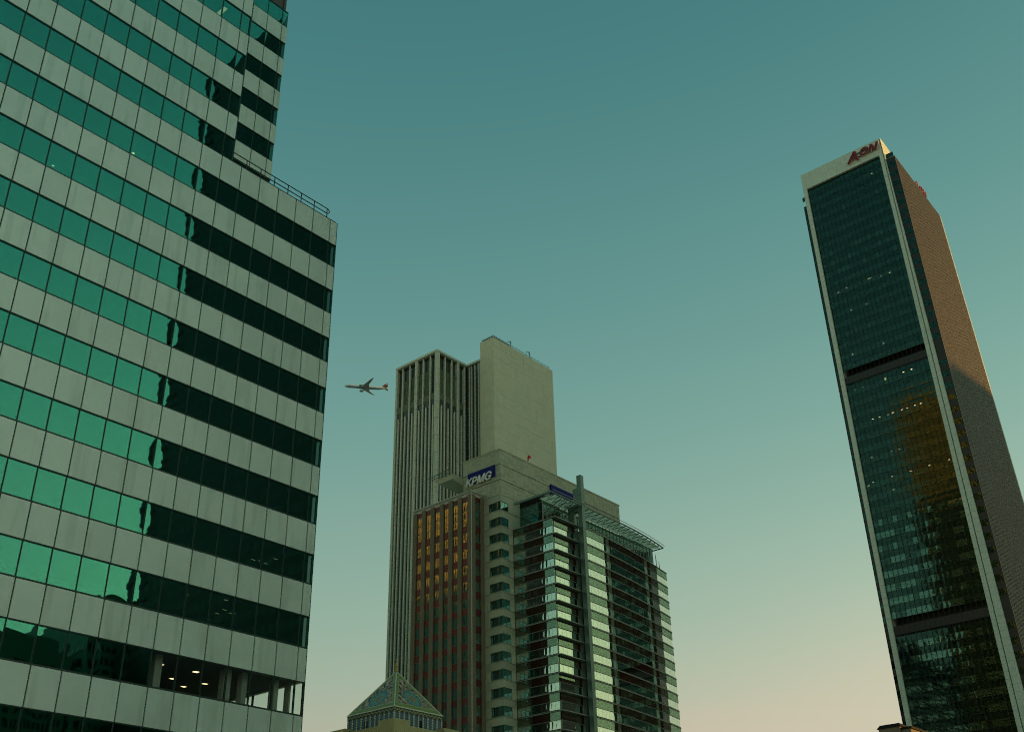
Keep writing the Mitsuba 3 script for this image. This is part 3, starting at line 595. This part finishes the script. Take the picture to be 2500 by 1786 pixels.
    for k, z in enumerate(gl):
        if z < 40: continue
        zg, zh = z - 3.78, z - 1.92           # glass below the ledge of this storey: sill and head
        # left face
        put('spandrel', boxp('granite_red', GX + 0.04, GX + 0.3, GY + 1.0, BY, zh + 0.02, z - 0.16), gw)
        put('ledge', MB().box(GX - 0.22, GX + 0.3, GY - 0.1, BY - 0.17, z - 0.155, z - 0.0).box(GX + 0.301, 199.2, GY - 0.1, GY + 1.2, z - 0.155, z - 0.004).ply('ledge_metal'), gw)
        put('sill', MB().box(GX - 0.06, GX + 0.3, GY + 1.02, BY - 0.17, zg - 0.06, zg).box(GX - 0.06, GX + 0.3, GY + 0.9, BY - 0.17, zh - 0.04, zh + 0.02).ply('ledge_metal'), gw)
        put('spandrel', boxp('granite_red', 190.2, 198.0, GY + 0.95, GY + 1.25, zh + 0.02, z - 0.16), gw)
        put('sill', MB().box(190.1, 198.6, GY + 0.85, GY + 1.25, zh - 0.03, zh + 0.019).ply('ledge_metal'), gw)
        put('corner_post', boxp('metal_green', GX + 0.02, 190.19, GY + 0.93, GY + 1.02, zg, zh), gw)
        put('end_wall', boxp('metal_green', 198.0, 199.3, GY + 0.9, GY + 3, zg - 0.06, z - 0.16), gw)
        for i in range(nl): put('corner_pane', moved(rnd.choice(pl), GX + 0.12, BY - 0.03 - i * wl, zg), gw)
        for i in range(5): put('corner_pane', moved(rnd.choice(prr), 190.22 + i * wr, GY + 1.08, zg), gw)
        # curved face
        band, led, s2 = MB(), MB(), MB()
        for i in range(len(xs) - 1):
            x0, x1 = xs[i], xs[i + 1]; y0, y1 = yc(x0), yc(x1)
            q = lambda d0, d1: [[x0, y0 + d0], [x1, y1 + d0], [x1, y1 + d1], [x0, y0 + d1]]
            hx = lambda m, d0, d1, za, zb: m.hexa([p + [za] for p in q(d0, d1)], [p + [zb] for p in q(d0, d1)])
            hx(band, 0.02, 0.3, zh + 0.02, z - 0.16); hx(led, -0.16, 0.35, z - 0.155, z); hx(s2, -0.04, 0.3, zh - 0.04, zh + 0.019); hx(s2, -0.04, 0.3, zg - 0.06, zg - 0.002)
            ang = math.degrees(math.atan2(y1 - y0, x1 - x0))
            d = rnd.choice(pc); tw = T().translate([x0, y0 + 0.1, zg]).rotate([0, 0, 1], ang).scale([math.hypot(x1 - x0, y1 - y0) / 1.5, 1, 1])
            if i < len(xs) - 4 and ncv < 300:
                put('curved_pane', {**d, 'to_world': tw}, gw); ncv += 1
            else:
                v, f = meshkit.WRITTEN[d['filename']][:2]; M = np.array(tw.matrix, float); restc.add(np.array(v) @ M[:3, :3].T + M[:3, 3], f)
        put('curved_spandrel', band.ply('granite_red', smooth=20), gw); put('curved_ledge', led.ply('ledge_metal', smooth=20), gw); put('curved_sill', s2.ply('ledge_metal', smooth=20), gw)
    put('curved_pane', restc.ply('mirror_glass', smooth=20), gw, kind='stuff')
    put('end_wall', boxp('metal_green', 242.0, 242.4, 150.75, 171, 0.05, 96.7), gw)
    put('lower_wall', MB().box(GX + .1, 199, GY + 1.1, BY, 0.05, 41).box(200.2, 241.9, 150.9, 165, 0.05, 41).ply('granite_red'), gw)
    # roof slab, penthouse glazing
    put('roof', MB().box(GX + 0.3, 199.2, GY + 1.3, BY - 0.2, 96.2, 96.5).box(199.2, 241.9, 151.0, 171, 96.2, 96.5).ply('interior_grey'), gw)
    ph = panes(1.42, 4.1, 'mirror_glass', 'y', variants=4, bulge=0.002, tilt=0.001)
    for i in range(31):
        x = 190.9 + i * 1.5
        if x > 236: break
        put('penthouse_pane', moved(rnd.choice(ph), x, 151.0, 98.4), gw)
        put('penthouse_mullion', boxp('ledge_metal', x - 0.05, x + 0.03, 150.9, 151.2, 96.5, 102.6), gw)
    put('penthouse_core', boxp('interior_grey', 193.0, 236.9, 152.2, BY, 96.5, 102.5), gw)
    pb = panes(1.7, 2.2, 'bay_glass', 'x', variants=4)
    for i in range(4):
        for j in range(2): put('lounge_pane', moved(rnd.choice(pb), 192.55, BY - 0.1 - i * 1.76, 98.5 + 2.26 * j), gw)
    fr = MB()
    for i in range(5): fr.box(192.48, 192.6, BY - 0.13 - i * 1.76, BY - 0.07 - i * 1.76, 96.5, 103.4)
    for z in (98.4, 100.72, 103.0): fr.box(192.48, 192.6, 152.4, BY - 0.17, z, z + 0.07)
    put('lounge_frame', fr.ply('metal_green'), gw)
    # canopy: edge beams, light soffit panels, V struts
    ca = put('roof_canopy', MB().bar([187.1, 145.4, 101.95], [187.1, 156.6, 101.95], 0.5, 0.5).ply('metal_green'), gw, label='thin canopy with V struts over the roof terrace')
    cxs = list(np.linspace(187.1, 237.4, 22)); co = lambda x: 145.3 + 0.0036 * max(0, x - 212) ** 2
    eb, eb2, sf = MB(), MB(), MB()
    for a, b in zip(cxs, cxs[1:]):
        eb.bar([a, co(a), 101.95], [b, co(b), 101.95], 0.22, 0.3); eb2.bar([a, co(a) - 0.5, 102.35], [b, co(b) - 0.5, 102.35], 0.1)
        if a > 188.4: sf.add([[a, co(a) + 0.9, 102.2], [b, co(b) + 0.9, 102.2], [b, 150.85, 102.45], [a, 150.85, 102.45]], [[0, 1, 2], [0, 2, 3]])
    put('edge_beam', eb.ply('metal_green'), ca); put('edge_rail', eb2.ply('ledge_metal'), ca); put('soffit', sf.ply('frosted_glass'), ca)
    put('edge_beam', MB().bar([190.4, 150.7, 102.0], [237.2, 150.7, 102.0], 0.16).ply('metal_green'), ca)
    put('edge_beam', MB().bar([237.4, co(237.4), 101.95], [237.3, 151.0, 101.95], 0.25).ply('metal_green'), ca)
    for i in range(22):
        a = 188.6 + i * 2.2
        if a > 236.5: break
        put('strut', MB().bar([a, co(a) + 0.1, 101.85], [a - 0.1, 149.6, 102.1], 0.13).bar([a, co(a) + 0.1, 101.85], [a + 1.5, 148.9, 102.1], 0.1).ply('metal_green'), ca)
    for x in (191.5, 193.6, 195.8, 198.0):
        put('strut', MB().bar([x, co(x) + 0.3, 101.8], [x - 0.6, 150.9, 99.0], 0.13).ply('steel_dark'), ca)
    # mast
    ma = put('mast', MB().box(198.45, 199.6, 145.0, 146.25, 0.05, 109.8).ply('metal_green'), gw, label='tall green metal mast rising past the roof at the glass corner')
    put('plate', MB().box(198.55, 199.5, 146.251, 147.6, 100.6, 106.6).box(198.6, 199.45, 147.602, 149.4, 96.6, 104.0).ply('metal_green'), ma)
    put('seam', MB().box(199.6, 199.64, 145.0, 145.12, 0.05, 109.7).ply('joint_dark'), ma)
    jm = MB()
    for z in (101.5, 96.0, 104.6): jm.box(198.43, 199.62, 144.98, 146.26, z, z + 0.06)
    put('collar', jm.ply('steel_dark'), ma)
    for x, y, h, lb in ((240.2, 151.0, 2.4, 'small bent steel davit on the right roof edge of the glass wing'), (235.0, 148.6, 2.6, 'pale bent steel davit beside the roof windows of the glass wing')):
        d = thing('roof_davit', lb, 'davit', 'davits on the roof edges')
        put('post', MB().bar([x, y, 96.6], [x - 0.2, y, 96.6 + h], 0.14).ply('steel_dark' if y > 150 else 'ledge_metal'), d)
        put('arm', MB().bar([x - 0.2, y, 96.6 + h - .05], [x - 1.6, y - 0.9, 96.6 + h], 0.12).ply('steel_dark' if y > 150 else 'ledge_metal'), d)
    return t
office()

def blue_sign():
    t = thing('wall_sign', 'dark blue squares with slanted white capital letters on the left wall of the stone box', 'sign')
    for i in range(4):
        y = 169.85 - i * 2.24
        put('blue_square', boxp('sign_blue', BX - 0.32, BX - 0.1, y - 2.18, y, 109.95, 113.0), t)
    v, f = letters('KPMG', 1.95, 0.3, 0.28)
    wd = v[:, 0].max(); s = 8.75 / wd
    put('lettering', mikit.ply(on_left_face(v, f, BX - 0.4, 170.5, 109.55, s), 'sign_white'), t)
    put('bracket', boxp('steel_dark', BX - 0.1, BX + 0.01, 161.2, 169.8, 110.4, 110.6), t)
    t = thing('wall_sign', 'plain blue panels on the right wall of the stone box, cut off by the canopy', 'sign')
    for i in range(4):
        x = 204.7 + i * 3.15
        put('blue_square', boxp('sign_blue', x, x + 3.0, BY - 0.5, BY - 0.1, 109.6, 113.4), t)
    put('bracket', boxp('steel_dark', 204.8, 216.8, BY - 0.1, BY + 0.01, 110.4, 110.6), t)
blue_sign()

# ---------------------------------------------------------------- tiled pyramid of the low tower
def pyramid():
    t = thing('tiled_pyramid_tower', 'low stone tower with a mosaic pyramid roof and a golden finial, bottom centre', 'building')
    X0, Y0, S = 146.0, 152.8, 13.05
    CXc, CYc = X0 + S / 2, Y0 + S / 2
    put('shaft', MB().box(143.7, 161.3, 150.4, 168.0, 0.05, 43.6).ply('limestone'), t)
    put('upper_stage', MB().box(X0 + 0.15, X0 + S - 0.15, Y0 + 0.15, Y0 + S - 0.15, 43.6, 47.2).ply('tile_blue'), t)
    for x in (143.7, 157.1):
        for y in (150.4, 163.8):
            put('corner_block', MB().box(x + .002, x + 4.2, y + .002, y + 4.2, 43.602, 45.2).ply('limestone'), t)
    put('parapet', MB().box(143.702, 161.2, 150.402, 150.9, 43.602, 44.3).box(143.702, 144.2, 150.91, 167.9, 43.602, 44.3).ply('limestone'), t)
    for nm, col in (('x', 0), ('y', 1)):
        for i in range(11):
            a = i / 10 * (S - 0.36)
            if nm == 'x': put('pilaster', MB().box(X0 + 0.02, X0 + 0.16, Y0 + a, Y0 + a + 0.34, 43.62, 47.2).ply('pilaster_tile'), t)
            else: put('pilaster', MB().box(X0 + a + (0.17 if i == 0 else 0), X0 + a + 0.34, Y0 + 0.02, Y0 + 0.16, 43.62, 47.2).ply('pilaster_tile'), t)
    for a in (7.4,):
        put('lattice_window', MB().box(X0 + 0.06, X0 + 0.14, Y0 + a, Y0 + a + 0.9, 43.7, 46.3).ply('joint_dark'), t); put('lattice_window', MB().box(X0 + a - 0.55, X0 + a + 0.35, Y0 + 0.06, Y0 + 0.14, 43.7, 46.3).ply('joint_dark'), t)
    put('frieze', MB().box(X0, X0 + S, Y0, Y0 + S, 47.2, 47.95).ply('frieze_tile'), t)
    put('eave', MB().box(X0 - 0.12, X0 + S + 0.12, Y0 - 0.12, Y0 + S + 0.12, 47.95, 48.1).ply('tile_white'), t)
    # roof faces with uv: u along the eave -1..1, v up 0..1
    ap = [CXc, CYc, 56.8]
    cs = [[X0, Y0, 48.1], [X0 + S, Y0, 48.1], [X0 + S, Y0 + S, 48.1], [X0, Y0 + S, 48.1]]
    for i in range(4):
        v = np.array([cs[i], cs[(i + 1) % 4], ap])
        put('roof_face', mikit.ply((v, np.array([[0, 1, 2]])), 'mosaic', uv=np.array([[-1, 0], [1, 0], [0, 1.0]])), t)
        d = np.array(ap) - cs[i]
        put('ridge', MB().bar(np.array(cs[i]) + d * 0.005, np.array(cs[i]) + d * 0.97, 0.14).ply('tile_white'), t)
    fin = trimesh.creation.revolve(np.array([[0, 0], [0.34, 0], [0.30, 0.25], [0.16, 0.4], [0.2, 0.75], [0.30, 1.05], [0.22, 1.4], [0.10, 1.5], [0.13, 1.8], [0.06, 1.95], [0.16, 2.2], [0.08, 2.45], [0.02, 2.75], [0, 2.8]]), sections=14)
    fin.apply_translation([CXc, CYc, 56.75])
    put('finial', mikit.ply(fin, 'gold', smooth=30), t)
def mosaic(p, n, uv):
    import drjit as dr
    a, b = uv.x, uv.y
    e = 1.0 - b - dr.abs(a)                    # distance to the slanting edges
    x, y = a * 6.5, b * 10.9                   # metres on the face
    col = mikit.mix((0.16, 0.19, 0.10), (0.34, 0.24, 0.17), N(x * 3.1, y * 3.1, 2.0))
    fl = N(x * 2.2 + 7.0, y * 2.2, 5.0); col = mikit.mix(col, (0.03, 0.04, 0.03), SS(0.52, 0.6, fl)); col = mikit.mix(col, (0.46, 0.36, 0.28), SS(0.62, 0.68, N(x * 2.6, y * 2.6 + 3.0, 9.0)))
    r = dr.sqrt(dr.square(x) + dr.square(y - 3.2)); th = dr.atan2(y - 3.2, x)
    ray_ = dr.abs(dr.sin(th * 14.0))
    disc = mikit.mix((0.03, 0.13, 0.16), (0.20, 0.34, 0.28), SS(0.55, 0.9, ray_) * (1 - SS(1.4, 2.2, r)) + SS(0.86, 0.98, dr.abs(dr.sin(th * 7.0))) * 0.6)
    disc = mikit.mix(disc, (0.30, 0.17, 0.07), 1 - SS(0.55, 0.75, r + 0.12 * dr.sin(th * 9)))
    disc = mikit.mix(disc, (0.30, 0.36, 0.26), SS(2.22, 2.27, r) * (1 - SS(2.34, 2.39, r)))
    col = mikit.mix(disc, col, SS(2.36, 2.42, r))
    def band(c, d, lo, hi, new): return mikit.mix(c, new, SS(lo - 0.006, lo, d) * (1 - SS(hi, hi + 0.006, d)))
    col = band(col, e, 0.025, 0.115, (0.20, 0.26, 0.07)); col = band(col, e, 0.0, 0.022, (0.42, 0.46, 0.36)); col = band(col, e, 0.118, 0.128, (0.40, 0.44, 0.34)); col = band(col, e, 0.132, 0.142, (0.04, 0.05, 0.04))
    col = band(col, b, 0.02, 0.095, (0.20, 0.26, 0.07)); col = band(col, b, 0.1, 0.112, (0.36, 0.40, 0.30)); col = band(col, b, -0.01, 0.014, (0.42, 0.46, 0.36))
    g = mikit.cell_rand(dr.floor(x * 9), dr.floor(y * 9), 1.0)
    return col * (0.85 + 0.3 * g)
principled('mosaic', mikit.proc(mosaic), 0.45, 0.4)
def zigzag(p, n, uv):
    import drjit as dr
    h = p.x + p.y; q = dr.abs((h / 1.0) - dr.floor(h / 1.0) - 0.5) * 2.0
    z = (p.z - 47.2) / 0.75
    d = dr.abs(z - 0.25 - q * 0.5)
    return mikit.mix((0.22, 0.28, 0.14), (0.02, 0.03, 0.02), SS(0.12, 0.2, d))
principled('frieze_tile', mikit.proc(zigzag), 0.45, 0.4)
def pil(p, n, uv):
    import drjit as dr
    q = p.z * 3.2; k = dr.abs(q - dr.floor(q) - 0.5)
    return mikit.mix((0.05, 0.09, 0.09), (0.55, 0.60, 0.50), SS(0.16, 0.24, k))
principled('pilaster_tile', mikit.proc(pil), 0.45, 0.4)
pyramid()

# ---------------------------------------------------------------- airliner
def airliner():
    t = thing('airliner', 'white airliner flying left between the two towers, its tail lit orange', 'airplane')
    def Rm(hd, pt, bk):
        c, s = math.cos(hd), math.sin(hd); A = np.array([[c, -s, 0], [s, c, 0], [0, 0, 1]])
        c, s = math.cos(pt), math.sin(pt); B = np.array([[c, 0, -s], [0, 1, 0], [s, 0, c]])
        c, s = math.cos(bk), math.sin(bk); C = np.array([[1, 0, 0], [0, c, -s], [0, s, c]])
        return A @ B @ C
    R, O = Rm(2.36689576, 0.06578064, -0.01930722), np.array([1081.41, 1222.0, 881.93])
    def place(name, v, f, bsdf, smooth=35, **k): return put(name, mikit.ply(trimesh.Trimesh(np.asarray(v) @ R.T + O, f, process=False), bsdf, smooth=smooth), t, **k)
    xs = [37, 36.6, 35.6, 33.5, 31, 28, -10, -18, -25, -31, -35, -36.8]; rs = [0.05, 0.8, 1.5, 2.3, 2.85, 3.1, 3.1, 2.9, 2.3, 1.5, 0.8, 0.25]; zo = [-0.7, -0.6, -0.5, -0.25, -0.1, 0, 0, 0.25, 0.75, 1.3, 1.6, 1.75]
    n = 28; V = []
    for x, r, z in zip(xs, rs, zo):
        for k in range(n): a = 2 * math.pi * k / n; V.append([x, r * math.cos(a), z + r * math.sin(a)])
    F = []
    for i in range(len(xs) - 1):
        for k in range(n):
            a, b, c, d = i * n + k, i * n + (k + 1) % n, (i + 1) * n + (k + 1) % n, (i + 1) * n + k; F += [[a, b, c], [a, c, d]]
    place('fuselage', V, F, 'plane_skin')
    def wing(st, name, bsdf):
        """stations (x_lead, chord, y, z, thickness)"""
        for sgn in (1, -1):
            V, F = [], []
            for xl, ch, y, z, th in st:
                for u, w in ((0, 0), (0.08, .42), (0.35, .6), (0.75, .28), (1, 0), (0.75, -.22), (0.35, -.4), (0.08, -.3)): V.append([xl - u * ch, sgn * y, z + w * th])
            m = 8
            for i in range(len(st) - 1):
                for k in range(m):
                    a, b, c, d = i * m + k, i * m + (k + 1) % m, (i + 1) * m + (k + 1) % m, (i + 1) * m + k; F += [[a, b, c], [a, c, d]]
            F += [[(len(st) - 1) * m, (len(st) - 1) * m + k, (len(st) - 1) * m + k + 1] for k in range(1, m - 1)]
            place(name, V, F, bsdf)
    wing([(12.5, 15.5, 1.5, -1.7, 1.6), (7.5, 12.0, 6.0, -1.3, 1.3), (3.6, 7.6, 12.0, -0.6, 0.9), (-6.5, 4.0, 27.0, 1.4, 0.4), (-9.5, 2.2, 30.5, 2.0, 0.25), (-11.5, 0.8, 32.4, 2.3, 0.12)], 'wing', 'plane_grey')
    wing([(-27.0, 7.0, 0.6, 1.4, 0.7), (-33.2, 2.6, 10.7, 2.2, 0.3)], 'tailplane', 'plane_grey')
    wing([(14.5, 18.5, 0.2, -2.4, 1.9), (13.0, 16.0, 2.6, -2.1, 1.5)], 'wing_root_fairing', 'plane_belly')
    V, F = [], []
    for xl, ch, z, th in ((-23.5, 9.5, 2.2, 0.9), (-31.5, 4.2, 11.0, 0.4)):
        for u, w in ((0, 0), (0.3, .5), (1, 0), (0.3, -.5)): V.append([xl - u * ch, w * th, z])
    for k in range(4): F += [[k, (k + 1) % 4, 4 + (k + 1) % 4], [k, 4 + (k + 1) % 4, 4 + k]]
    F += [[4, 5, 6], [4, 6, 7]]
    place('tail_fin', V, F, 'tail_paint')
    for sgn in (1, -1):
        prof = [(5.2, 0.0), (5.2, 0.7), (6.5, 1.35), (9.5, 1.85), (11.6, 1.8), (12.0, 1.62), (11.5, 1.5), (10.5, 1.45), (10.4, 0.0)]
        V, F = [], []; m = 18
        for x, r in prof:
            for k in range(m): a = 2 * math.pi * k / m; V.append([x, sgn * 9.8 + r * math.cos(a), -2.75 + r * math.sin(a)])
        for i in range(len(prof) - 1):
            for k in range(m): a, b, c, d = i * m + k, i * m + (k + 1) % m, (i + 1) * m + (k + 1) % m, (i + 1) * m + k; F += [[a, d, c], [a, c, b]]
        place('engine', V, F, 'plane_engine')
        py = MB().hexa([[4, sgn * 9.8 - .25, -1.2], [10, sgn * 9.8 - .25, -1.2], [10, sgn * 9.8 + .25, -1.2], [4, sgn * 9.8 + .25, -1.2]], [[2, sgn * 9.8 - .2, -0.5], [6, sgn * 9.8 - .2, -0.6], [6, sgn * 9.8 + .2, -0.6], [2, sgn * 9.8 + .2, -0.5]]).mesh()
        place('pylon', *py, 'plane_grey', smooth=False)
    Ri = R.T.tolist(); Ol = [float(c) for c in O]
    def local(p):
        q = [p.x - Ol[0], p.y - Ol[1], p.z - Ol[2]]
        return [Ri[i][0] * q[0] + Ri[i][1] * q[1] + Ri[i][2] * q[2] for i in range(3)]
    def skin(p, n, uv):
        x, y, z = local(p)
        c = mikit.mix((0.14, 0.26, 0.30), (0.82, 0.82, 0.80), SS(-1.05, -0.75, z - 0.0 + SS(-18.0, -36.0, x) * -1.5))
        import drjit as dr
        w = SS(0.30, 0.36, z) * (1 - SS(0.62, 0.68, z)) * SS(0.45, 0.55, dr.abs(x * 1.2 - dr.floor(x * 1.2) - 0.5) * 2) * SS(-24.0, -23.5, x) * (1 - SS(30.0, 30.5, x))
        return mikit.mix(c, (0.05, 0.06, 0.07), w * 0.8)
    principled('plane_skin', mikit.proc(skin), 0.35, 0.5)
    def tailp(p, n, uv):
        x, y, z = local(p)
        return mikit.mix((0.42, 0.05, 0.05), (0.65, 0.60, 0.55), SS(-0.2, 0.2, (z - 2.0) * 0.9 + x + 28.5 + 0 * y) * 0 + SS(8.6, 9.4, z - (x + 30) * 0.6))
    principled('tail_paint', mikit.proc(tailp), 0.4, 0.4)
airliner()

# ---------------------------------------------------------------- low roofs at the bottom edge
def low_roofs():
    def P(az, el, d): return d * math.cos(az) , d * math.sin(az), EYE + d * math.tan(el)
    t = thing('low_brick_roof', 'dark brick roof parapet with a capped stack at the foot of the dark tower', 'building')
    x, y, z = 110.0, 44.6, 23.45
    put('stack', boxp('brick_brown', x, x + 2.4, y - 1.45, y + 0.75, 0.05, z - 0.25), t)
    put('cap', MB().hexa([[x - .15, y - 1.6, z - .25], [x + 2.5, y - 1.6, z - .25], [x + 2.5, y + .9, z - .25], [x - .15, y + .9, z - .25]], [[x + .1, y - 1.4, z + 0.1], [x + 2.4, y - 1.4, z + .1], [x + 2.4, y + .6, z + .1], [x + .1, y + .6, z + .1]]).ply('joint_dark'), t)
    put('wall', boxp('brick_brown', x + 0.3, x + 9, y - 2.4, y - 1.5, 0.05, z - 0.55), t)
    put('wall_cap', boxp('joint_dark', x + 0.2, x + 9, y - 2.55, y - 1.46, z - 0.549, z - 0.35), t)
    b = thing('roof_bracket', 'small curved metal bracket on the right wall edge of the glass wing near the bottom', 'bracket')
    m = MB().bar([242.5, 151.2, 47.9], [244.3, 151.3, 47.8], 0.3).bar([244.3, 151.3, 47.8], [245.2, 151.3, 48.8], 0.28)
    put('arm', m.ply('steel_dark'), b)
low_roofs()

# ---------------------------------------------------------------- buildings outside the frame: seen in the glass, or added to block the low sun
def slab_block(name, label, x0, x1, y0, y1, h, wall, pane, faces, fw=3.0, fh=4.0, wz=2.0, z0=4.0, margin=0.5):
    """a plain high-rise: walls and a grid of window panes on the given faces"""
    t = thing(name, label, 'building')
    put('wall', boxp(wall, x0, x1, y0, y1, 0.05, h), t)
    m = MB()
    for fc in faces:
        a0, a1 = (y0, y1) if fc[1] == 'x' else (x0, x1)
        na = int((a1 - a0 - margin) // fw); nz = int((h - z0 - 2) // fh)
        for i in range(na):
            for j in range(nz):
                a = a0 + margin + i * fw; z = z0 + j * fh
                if fc == '-x': m.box(x0 - 0.04, x0 + 0.01, a, a + fw * 0.62, z, z + wz)
                if fc == '+x': m.box(x1 - 0.01, x1 + 0.04, a, a + fw * 0.62, z, z + wz)
                if fc == '-y': m.box(a, a + fw * 0.62, y0 - 0.04, y0 + 0.01, z, z + wz)
                if fc == '+y': m.box(a, a + fw * 0.62, y1 - 0.01, y1 + 0.04, z, z + wz)
    if m.n: put('window_pane', m.ply(pane), t, kind='stuff')
    put('roof_parapet', boxp(wall, x0 + 2, x1 - 2, y0 + 2, y1 - 2, h, h + 3), t)
    return t
# across the street, mirrored in the banded tower
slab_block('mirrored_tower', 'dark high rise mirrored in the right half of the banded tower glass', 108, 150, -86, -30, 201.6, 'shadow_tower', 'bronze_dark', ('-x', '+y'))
mt = MB()
for i in range(54): mt.box(107.7, 111, -86.25 - 0.3 * rnd.random(), -82, 3.0 + i * 3.7, 4.1 + i * 3.7)
put('balcony', mt.ply('shadow_tower'), 'mirrored_tower', kind='stuff')
slab_block('mirrored_block', 'green mid rise block mirrored low in the banded tower glass', 104, 150, -120, -92, 66, 'mid_green', 'dark_pane', ('-x', '+y'), 2.4, 3.6)
slab_block('mirrored_block', 'lower green block mirrored at the bottom left of the banded tower glass', 60, 103, -140, -95, 57, 'mid_green', 'dark_pane', ('+y', '+x'), 2.0, 3.6)
# behind the banded tower, mirrored in the dark tower and in the stone building
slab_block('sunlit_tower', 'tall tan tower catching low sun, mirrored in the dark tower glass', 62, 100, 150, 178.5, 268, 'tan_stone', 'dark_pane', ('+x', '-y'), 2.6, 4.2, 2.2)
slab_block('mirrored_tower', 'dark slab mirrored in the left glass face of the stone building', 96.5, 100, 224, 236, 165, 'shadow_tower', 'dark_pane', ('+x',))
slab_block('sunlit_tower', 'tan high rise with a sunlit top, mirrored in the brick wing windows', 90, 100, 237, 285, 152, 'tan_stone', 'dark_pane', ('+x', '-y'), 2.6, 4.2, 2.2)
slab_block('mirrored_block', 'low teal block mirrored in the lower brick wing windows', 100.5, 108, 228, 290, 110, 'teal_wall', 'dark_pane', ())
slab_block('mirrored_spire', 'slim teal tower mirrored in the curved glass front', 399, 405, -4, 2, 128, 'teal_wall', 'dark_pane', ('-x',), 2.0, 4.0)
slab_block('mirrored_block', 'ornate brown block mirrored at the foot of the glass corner', 380, 392, -22, -10, 104, 'shadow_tower', 'dark_pane', ('-x', '+y'), 2.0, 4.0)
# far to the right, towards the sun: unseen towers added to block sunlight
slab_block('unseen_sun_blocker', 'unseen block added far right to keep low sun off the stone office building', 553, 593, -225, -185, 174, 'shadow_tower', 'dark_pane', ('-x', '+y'))
slab_block('unseen_sun_blocker', 'tall unseen block added far right to keep low sun off the foot of the tan tower', 484, 508, -244, -220, 257, 'shadow_tower', 'dark_pane', ('-x', '+y'))
slab_block('unseen_sun_blocker', 'high rise far right of the frame that shades the foot of the dark tower', 681, 719, -280, -243, 212, 'shadow_tower', 'dark_pane', ('-x', '+y'))
slab_block('unseen_sun_blocker', 'unseen block added far right to keep low sun off the pyramid and the dark slab', 487, 513, -206, -180, 226, 'shadow_tower', 'dark_pane', ('-x', '+y'))  # added sun blocker, raised until the mirrored dark slab gets no sun
